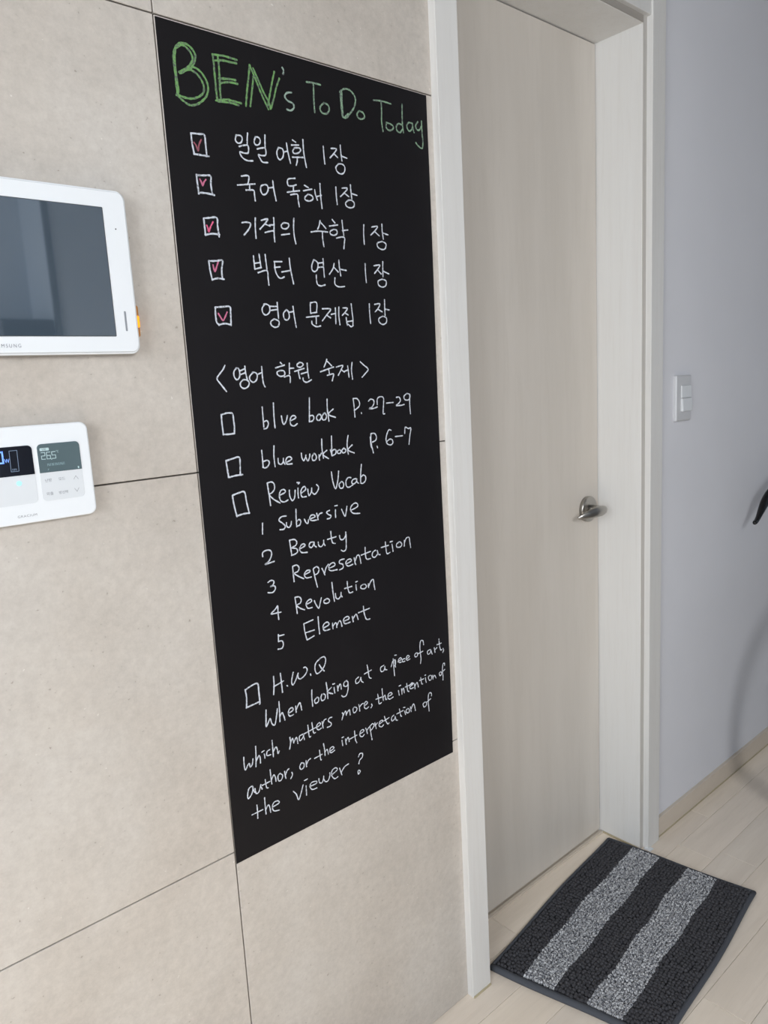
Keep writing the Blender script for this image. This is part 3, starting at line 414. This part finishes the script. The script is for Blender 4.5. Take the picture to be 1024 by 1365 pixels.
for li, ln in enumerate(WR.split('\n')):
    kind, lab, enc = ln.split('|')
    ks = kind.split()
    if ks[0] == 'title': mat, wd, nm, lb = CH[ks[1]], (.0028 if ks[1] == 'green' else .0026), 'chalk_word', '%s in %s chalk' % (lab, {'green': 'bright green', 'greenlight': 'light green', 'pale': 'pale green'}[ks[1]])
    elif ks[0] == 'box': mat, wd, nm, lb = CH['box'], .0024, 'checkbox', 'square tick box of the '+lab
    elif ks[0] == 'check': mat, wd, nm, lb = CH['check'+(ks[1] if len(ks) > 1 else '')], .0022, 'check_mark', 'pink tick in the box of the '+lab
    else: mat, wd, nm, lb = CH['text'], .0021, 'chalk_word', None
    if li > 62: wd *= .90
    bm = bmesh.new(); y = -.00105
    for si, st in enumerate(enc.split(';')):
        pts = [tuple(map(int, q.split(','))) for q in st.split()]
        ribbon(bm, pts, wd, y-.000006*si)
    o = put(nm, bm, mat); child(o, board)
    if lb: tag(o, lb)
    else: tag(o, 'handwritten white chalk "%s"' % lab)

# ---------------------------------------------------------------- text helper
def text(name, s, x, z, size, y, mat, root, align='LEFT', sx=1.0, shear=0, bold=0, spacing=1):
    cu = bpy.data.curves.new(name, 'FONT'); cu.body = s; cu.size = size; cu.align_x = align; cu.extrude = .00005
    cu.shear = shear; cu.offset = bold; cu.space_character = spacing
    t = bpy.data.objects.new(name, cu); COL.objects.link(t)
    bpy.context.view_layer.update()
    me = bpy.data.meshes.new_from_object(t.evaluated_get(bpy.context.evaluated_depsgraph_get()))
    bpy.data.objects.remove(t)
    me.transform(Matrix.Translation((x, y, z)) @ Matrix.Rotation(math.pi/2, 4, 'X') @ Matrix.Diagonal((sx, 1, 1, 1)))
    me.materials.clear(); me.materials.append(mat)
    o = bpy.data.objects.new(name, me); COL.objects.link(o)
    return child(o, root) if root else o

# ---------------------------------------------------------------- intercom monitor
mo = empty('wall_monitor', (-.25, 0, 1.354)); tag(mo, 'large white rounded intercom monitor with dark glass screen on the tiled wall', 'monitor')
X0, X1, Z0, Z1 = -.425, -.0730, 1.3550, 1.5560
bm = bmesh.new(); plate(bm, X0+.001, X1-.001, Z0+.001, Z1-.001, .011, 0, -.0125, .002, 8); child(put('back_case', bm, EDGEM, smooth=False), mo)
bm = bmesh.new(); plate(bm, X0, X1, Z0, Z1, .012, -.0115, -.0190, .0020, 8); child(put('front_bezel', bm, WPLAS), mo)
bm = bmesh.new(); plate(bm, X0+.0022, X1-.0022, Z0+.0022, Z1-.0022, .0105, -.0185, -.0194, .0002, 8); child(put('seam', bm, EDGEM), mo)
bm = bmesh.new(); plate(bm, X0+.0027, X1-.0027, Z0+.0027, Z1-.0027, .0100, -.0190, -.0210, .0006, 8); child(put('front_glass', bm, WPLAS), mo)
bm = bmesh.new(); plate(bm, -.3858, -.1042, 1.3767, 1.5338, .0010, -.0209, -.0213, .0001, 2); child(put('screen_border', bm, DARK), mo)
bm = bmesh.new(); plate(bm, -.385, -.1050, 1.3775, 1.5330, .0008, -.0212, -.0216, .0001, 2); child(put('screen', bm, SCR), mo)
bm = bmesh.new(); plate(bm, -.0914, -.0888, 1.3835, 1.4085, .0012, -.0205, -.0213, .0002, 5); child(put('microphone_slot', bm, INK), mo)
bm = bmesh.new(); disc(bm, (-.0900, 0, 1.5090), .0009, -.0205, -.0213, 12, .0001); child(put('sensor_hole', bm, DARK), mo)
bm = bmesh.new(); plate(bm, X1-.003, X1+.0036, 1.3765, 1.4170, .003, -.001, -.0155, .001, 4); s1 = child(put('side_lamp', bm, ORANGE), mo); tag(s1, 'amber lamp strip on the right edge')
bm = bmesh.new(); plate(bm, X1-.001, X1+.0040, 1.3885, 1.4040, .002, -.002, -.0160, .001, 4); child(put('lit_lamp', bm, GORANGE), mo)
text('brand_lettering', 'SAMSUNG', -.2200, 1.3640, .0060, -.0213, INKD, mo, 'RIGHT', .86, spacing=1.42, bold=-.00006)

# ---------------------------------------------------------------- energy and heating controller
th = empty('heating_controller', (-.26, 0, 1.155)); tag(th, 'white rounded heating and power control panel below the intercom monitor', 'control panel')
X0, X1, Z0, Z1 = -.372, -.1530, 1.1545, 1.2725; YF = -.0155
bm = bmesh.new(); plate(bm, X0+.0012, X1-.0012, Z0+.0012, Z1-.0012, .009, 0, -.0045, .001, 8); child(put('mounting_plate', bm, EDGEM), th)
bm = bmesh.new(); plate(bm, X0, X1, Z0, Z1, .010, -.0045, YF, .0022, 8); child(put('housing', bm, WPLAS), th)
def module(x0, x1, glassmat, nm):
    bm = bmesh.new(); plate(bm, x0, x1, 1.1785, 1.2492, .0055, YF+.001, YF-.0003, .0002, 6); pd = child(put('button_pad', bm, PAD), th)
    bm = bmesh.new()
    pts = [(x, z) for x, z in rrpts(x0+.0003, x1-.0003, 1.1788, 1.2489, .0053, 6) if z > 1.23]
    pts = [(x0+.0003, 1.2137)] + sorted(pts, key=lambda q: math.atan2(q[1]-1.22, -(q[0]-(x0+x1)/2)))+[(x1-.0003, 1.2137)]
    a = [bm.verts.new((x, YF-.0002, z)) for x, z in pts]; b = [bm.verts.new((x, YF-.0009, z)) for x, z in pts]
    for i in range(len(a)): j = (i+1) % len(a); bm.faces.new((a[i], a[j], b[j], b[i]))
    bm.faces.new(a); bm.faces.new(b); child(put(nm, bm, glassmat), th)
module(-.302, -.2225, LCD1, 'power_display'); module(-.2172, -.1660, LCD2, 'heating_display')
YT = YF-.0011
def strip(pts, wd, mat, nm, root, y=YT):
    bm = bmesh.new()
    for st in pts:
        for (x0, z0), (x1, z1) in zip(st, st[1:]):
            l = math.hypot(x1-x0, z1-z0); nx, nz = -(z1-z0)/l*wd/2, (x1-x0)/l*wd/2; ex, ez = (x1-x0)/l*wd/2, (z1-z0)/l*wd/2
            v = [bm.verts.new(q) for q in ((x0+nx-ex, y, z0+nz-ez), (x1+nx+ex, y, z1+nz+ez), (x1-nx+ex, y, z1-nz+ez), (x0-nx-ex, y, z0-nz-ez))]
            bm.faces.new(v)
    return child(put(nm, bm, mat), root)
SEG = {'0': 'abcdef', '2': 'abged', '6': 'afgcde', '5': 'afgcd'}
def seg(ch, x, z, w_, h_):
    P = {'a': ((x, z+h_), (x+w_, z+h_)), 'b': ((x+w_, z+h_), (x+w_, z+h_/2)), 'c': ((x+w_, z+h_/2), (x+w_, z)), 'd': ((x, z), (x+w_, z)),
         'e': ((x, z+h_/2), (x, z)), 'f': ((x, z+h_), (x, z+h_/2)), 'g': ((x, z+h_/2), (x+w_, z+h_/2))}
    return [P[q] for q in SEG[ch]]
strip(seg('0', -.2640, 1.2305, .0078, .0130), .0018, GBLUE, 'power_digit', th)
text('unit_lettering', 'W', -.2547, 1.2303, .0070, YT, GBLUE, th, sx=.75)
strip([((-.2484, 1.2441), (-.2397, 1.2441), (-.2403, 1.2192), (-.2490, 1.2192), (-.2484, 1.2441))], .00055, GBLUE2, 'display_outline', th)
strip([((-.2472+i*.0011, 1.2205), (-.2472+i*.0011, 1.2225)) for i in range(5)], .0004, GBLUE2, 'small_print', th)
strip(seg('2', -.2128, 1.2303, .0042, .0082)+seg('6', -.2066, 1.2303, .0042, .0082)+seg('5', -.2004, 1.2303, .0042, .0082)+[((-.2014, 1.2292), (-.2014, 1.2300))], .0008, GGREY, 'temperature_digits', th)
text('degree_lettering', '\u00b0C', -.1953, 1.2372, .0038, YT, GGREY, th, sx=.8)
bm = bmesh.new(); plate(bm, -.2140, -.2032, 1.2405, 1.2440, .0008, YT+.0002, YT, 0, 3); child(put('mode_badge', bm, GGREY), th)
text('mode_lettering', '\ub09c\ubc29', -.2116, 1.2411, .0030, YT-.0002, LCD2, th, sx=.9)
strip([((-.2072+i*.00125+(.0004 if i % 3 else 0), 1.2216), (-.2070+i*.00125, 1.2246)) for i in range(17)]+[((-.2070+i*.0050, 1.2240), (-.2046+i*.0050, 1.2222)) for i in range(4)], .0004, GDIM, 'status_lettering', th)
strip([((-.2075, 1.2162), (-.2060, 1.2180), (-.2072, 1.2180))], .0004, GDIM, 'small_icon', th)
bm = bmesh.new(); plate(bm, -.1712, -.1697, 1.2150, 1.2176, .0003, YT+.0002, YT, 0, 2); child(put('status_icon', bm, GGREY), th)
YB = YF-.00045
text('button_lettering', '\ub09c\ubc29', -.2083, 1.2024, .0046, YB, INK, th, 'CENTER')
text('button_lettering', '\ubaa8\ub4dc', -.1921, 1.2024, .0046, YB, INK, th, 'CENTER')
text('button_lettering', '\uc678\ucd9c', -.2083, 1.1857, .0046, YB, INK, th, 'CENTER')
text('button_lettering', '\ubc29\uc120\ud0dd', -.1921, 1.1857, .0042, YB, INK, th, 'CENTER')
strip([((-.1777, 1.2016), (-.1750, 1.2058), (-.1723, 1.2016))], .0005, INK, 'up_arrow', th, YB)
strip([((-.1783, 1.1901), (-.1756, 1.1859), (-.1729, 1.1901))], .0005, INK, 'down_arrow', th, YB)
text('brand_lettering', 'GRACIUM', -.2375, 1.1628, .0040, YF-.0002, INK, th, 'CENTER', 1.15, spacing=1.15)
bm = bmesh.new(); disc(bm, (-.2420, 0, 1.2044), .0030, YF, YF-.0008, 20, .0002); tag(child(put('status_lamp', bm, GDOT), th), 'round glowing blue lamp')

# ---------------------------------------------------------------- light switch
sw = empty('light_switch', (1.404, 0, 1.16)); tag(sw, 'white double rocker light switch on the painted wall right of the door', 'switch')
bm = bmesh.new(); plate(bm, 1.3640, 1.4430, 1.1605, 1.2800, .004, 0, -.0095, .003, 6); child(put('switch_plate', bm, SWP), sw)
bm = bmesh.new(); box(bm, (1.3865, -.0125, 1.2210), (1.4385, -.008, 1.2535), .001)
for v in bm.verts:
    if v.co.z > 1.24 and v.co.y < -.01: v.co.y += .0005
child(put('rocker', bm, SWB), sw)
bm = bmesh.new(); box(bm, (1.3865, -.0165, 1.1860), (1.4370, -.008, 1.2200), .001)
for v in bm.verts:
    if v.co.z > 1.20 and v.co.y < -.01: v.co.y += .002
child(put('rocker', bm, SWB), sw)

# ---------------------------------------------------------------- bath mat
mt = empty('door_mat', (.9, -.1, 0)); tag(mt, 'dark grey chenille door mat with two light grey stripes on the floor', 'mat')
MA, MB_, MC, MD = (.6012, .0134), (1.1821, .0848), (1.2390, -.2935), (.6850, -.352)
def mp(u, v, z=0.0):
    a = [MA[i]*(1-u)*(1-v)+MB_[i]*u*(1-v)+MC[i]*u*v+MD[i]*(1-u)*v for i in (0, 1)]
    a[1] += .0035*math.sin(u*7+1)*(v*2-1)*.8; a[0] += .004*math.sin(v*6.1+.5)*(1 if u > .5 else -1)*abs(u-.5)*1.3
    return Vector((a[0], a[1], z))
mat_b = NT('mat_backing_cloth', (.062, .068, .082), .9); mat_b.bump(mat_b.noise(700), .4, .0006)
bm = bmesh.new(); N, M_ = 40, 26
vt = [[bm.verts.new(mp(i/N, j/M_, .0045)) for j in range(M_+1)] for i in range(N+1)]
vb = [[bm.verts.new(mp(i/N, j/M_, .0005)) for j in range(M_+1)] for i in range(N+1)]
for i in range(N):
    for j in range(M_):
        bm.faces.new((vt[i][j], vt[i+1][j], vt[i+1][j+1], vt[i][j+1])); bm.faces.new((vb[i][j], vb[i][j+1], vb[i+1][j+1], vb[i+1][j]))
for i in range(N):
    bm.faces.new((vt[i][0], vb[i][0], vb[i+1][0], vt[i+1][0])); bm.faces.new((vt[i][M_], vt[i+1][M_], vb[i+1][M_], vb[i][M_]))
for j in range(M_):
    bm.faces.new((vt[0][j], vt[0][j+1], vb[0][j+1], vb[0][j])); bm.faces.new((vt[N][j], vb[N][j], vb[N][j+1], vt[N][j+1]))
child(put('backing', bm, mat_b.m), mt)
def hem(pts, r, nm='hem'):
    bm = bmesh.new(); tube(bm, pts, [(r*.8, r)]*len(pts), 8); return child(put(nm, bm, mat_b.m, smooth=True), mt)
hem([mp(-.004, j/20, .006) for j in range(21)], .0085); hem([mp(1.0, j/20, .005) for j in range(21)], .005)
hem([mp(i/30, .0, .005) for i in range(31)], .0045); hem([mp(i/30, 1.0, .0055) for i in range(31)], .0065)
dk = NT('dark_grey_chenille', rough=.95, spec=.1)
dk.col(dk.ramp(dk.noise(260, detail=4), [(.3, (.034, .034, .039)), (.7, (.080, .080, .088))])); dk.bump(dk.noise(1200, detail=2), .6, .0008)
lg = NT('mottled_grey_chenille', rough=.95, spec=.1)
q = lg.noise(260, detail=2, rough=.5, dist=1.5)
lg.col(lg.ramp(q, [(.38, (.055, .06, .075)), (.47, (.20, .205, .225)), (.54, (.46, .47, .49)), (.64, (.66, .67, .69))])); lg.bump(lg.noise(900, detail=2), .7, .001)
tmpl = bmesh.new(); bmesh.ops.create_icosphere(tmpl, subdivisions=2, radius=1)
tv = [v.co.copy() for v in tmpl.verts]; tf = [[v.index for v in f.verts] for f in tmpl.faces]; tmpl.free()
BND = [.02, .185, .385, .575, .775, .985]
def stripe(k, mat, nm, lab, pu, pv):
    V, F = [], []
    nu = int(.575/pu); v0, v1 = BND[k], BND[k+1]
    nv = max(1, round((v1-v0)*.38/pv))
    for i in range(nu):
        u = .013+(i+.5)/nu*.977
        w0 = .004*math.sin(u*7+k*2)+.005*math.sin(u*19+k) if k > 0 else 0
        w1 = .004*math.sin(u*7+(k+1)*2)+.005*math.sin(u*19+(k+1)) if k < 4 else 0
        for j in range(nv):
            t = (j+.5)/nv
            vv_ = (v0+w0)*(1-t)+(v1+w1)*t
            dz = .0022*math.sin(u*11+vv_*5)*.5
            c0 = mp(u+rnd.uniform(-.25, .25)/nu, vv_+rnd.uniform(-.2, .2)*pv/.38, .0078+dz*.6+rnd.uniform(-.0008, .0008))
            s = rnd.uniform(.88, 1.12); rx, ry, rz = pu*.56*s, pv*.60*s, .0052*rnd.uniform(.85, 1.15)
            a = rnd.uniform(-.6, .6); ca, sa = math.cos(a), math.sin(a); b = len(V)
            for p in tv:
                x, y_ = p.x*rx, p.y*ry
                V.append((c0.x+x*ca-y_*sa, c0.y+x*sa+y_*ca, max(.001, c0.z+p.z*rz)))
            F += [[b+q_ for q_ in f] for f in tf]
    me = bpy.data.meshes.new(nm); me.from_pydata(V, [], F); me.materials.append(mat)
    for p in me.polygons: p.use_smooth = True
    o = bpy.data.objects.new(nm, me); COL.objects.link(o); child(o, mt); tag(o, lab, kind='stuff')
for k in range(5):
    if k % 2 == 0: stripe(k, dk.m, 'dark_tufts', 'dark grey chenille tufts', .0092, .0082)
    else: stripe(k, lg.m, 'light_tufts', 'mottled light grey chenille tufts', .0078, .0070)

# ---------------------------------------------------------------- bicycle beyond the right edge of the view (its brake lever shows)
bk = empty('bicycle', (1.70, -.30, 0)); tag(bk, 'bicycle parked past the mat, only its black brake lever tip showing', 'bicycle')
WC = Vector((1.775, -.30, .335))
bm = bmesh.new(); tube(bm, [WC+Vector((.315*math.cos(a), 0, .315*math.sin(a))) for a in [2*math.pi*i/64 for i in range(65)]], .019, 10, False, side=(0, 1, 0)); wh = child(put('tyre', bm, RUB, smooth=True), bk)
bm = bmesh.new(); tube(bm, [WC+Vector((.285*math.cos(a), 0, .285*math.sin(a))) for a in [2*math.pi*i/64 for i in range(65)]], .010, 8, False, side=(0, 1, 0)); child(put('rim', bm, BLK, smooth=True), bk)
bm = bmesh.new(); tube(bm, [WC+Vector((0, -.04, 0)), WC+Vector((0, .04, 0))], .016, 12); child(put('hub', bm, ALU), bk)
for i in range(24):
    a = 2*math.pi*i/24; bm = bmesh.new(); sy = .025 if i % 2 else -.025
    tube(bm, [WC+Vector((.014*math.cos(a+.8), sy, .014*math.sin(a+.8))), WC+Vector((.283*math.cos(a), 0, .283*math.sin(a)))], .001, 4); child(put('spoke', bm, ALU), bk)
HDT = Vector((1.93, -.30, .86))
for s in (-1, 1):
    bm = bmesh.new(); tube(bm, [WC+Vector((0, .05*s, 0)), WC+Vector((.04, .05*s, .33)), HDT+Vector((-.045, .03*s, -.20)), HDT+Vector((-.04, 0, -.16))], [.009, .012, .014, .014], 10); child(put('fork', bm, BLK, smooth=True), bk)
bm = bmesh.new(); tube(bm, [HDT+Vector((-.045, 0, -.18)), HDT], .019, 14); child(put('head_tube', bm, BLK, smooth=True), bk)
bm = bmesh.new(); tube(bm, [HDT, HDT+Vector((-.02, 0, .10)), HDT+Vector((-.10, 0, .16))], .014, 12); child(put('stem', bm, BLK, smooth=True), bk)
HB = HDT+Vector((-.10, 0, .16))
bm = bmesh.new(); tube(bm, cat([tuple(HB+Vector(v)) for v in ((.07, .175, -.01), (.03, .10, .0), (0, 0, 0), (0, -.10, .02), (-.02, -.22, .03))]), .0115, 12); child(put('handlebar', bm, BLK, smooth=True), bk)
for sg in (-1,):
    bm = bmesh.new(); tube(bm, [HB+Vector((-.014*(-sg), .12*sg*1.05, .024)), HB+Vector((.02 if sg > 0 else -.021, .25*sg, .031))], [.017, .016], 12); child(put('grip', bm, RUB, smooth=True), bk)
bm = bmesh.new(); tube(bm, [HDT+Vector((-.01, 0, -.03)), Vector((2.30, -.30, .74))], .017, 12); child(put('top_tube', bm, BLK, smooth=True), bk)
bm = bmesh.new(); tube(bm, [HDT+Vector((-.03, 0, -.13)), Vector((2.28, -.30, .32))], .021, 12); child(put('down_tube', bm, BLK, smooth=True), bk)
bm = bmesh.new(); tube(bm, [Vector((2.28, -.30, .30)), Vector((2.33, -.30, .84))], .016, 12); child(put('seat_tube', bm, BLK, smooth=True), bk)
bm = bmesh.new()
lv = [(1.7386, -.0600, .8349), (1.7425, -.0600, .8352), (1.7533, -.0600, .8380), (1.7667, -.0600, .8475), (1.7865, -.0600, .8661), (1.8094, -.0610, .8877), (1.8413, -.0640, .9095), (1.875, -.085, .95), (1.90, -.125, 1.005)]
lr = [(.0040, .004), (.0066, .006), (.0072, .0065), (.0090, .007), (.0140, .009), (.0200, .010), (.021, .011), (.016, .011), (.012, .010)]
tube(bm, cat(lv), [tuple(max(.001, k_) for k_ in x) for x in cat(lr)], 14, side=(.7, 0, -.7)); tag(child(put('brake_lever', bm, BLK, smooth=True), bk), 'black glossy brake lever')

# ---------------------------------------------------------------- furniture on the far side of the room, seen only as reflections
cb = empty('tall_cabinet', (.49, -2.55, 0)); tag(cb, 'dark tall cabinet in the corner of the opposite wall', 'cabinet')
CBM = NT('dark_cabinet_film', (.03, .03, .035), .4).m
child(boxo('body', (.385, -2.695, .04), (.595, -2.42, 1.65), CBM, None, .003), cb)
for z0, z1 in ((.05, .80), (.805, 1.645)): child(boxo('door', (.387, -2.42, z0), (.593, -2.402, z1), CBM, None, .002), cb)
for x in (.40, .56):
    for y in (-2.68, -2.46): child(boxo('foot', (x, y, 0), (x+.02, y+.02, .04), CBM), cb)
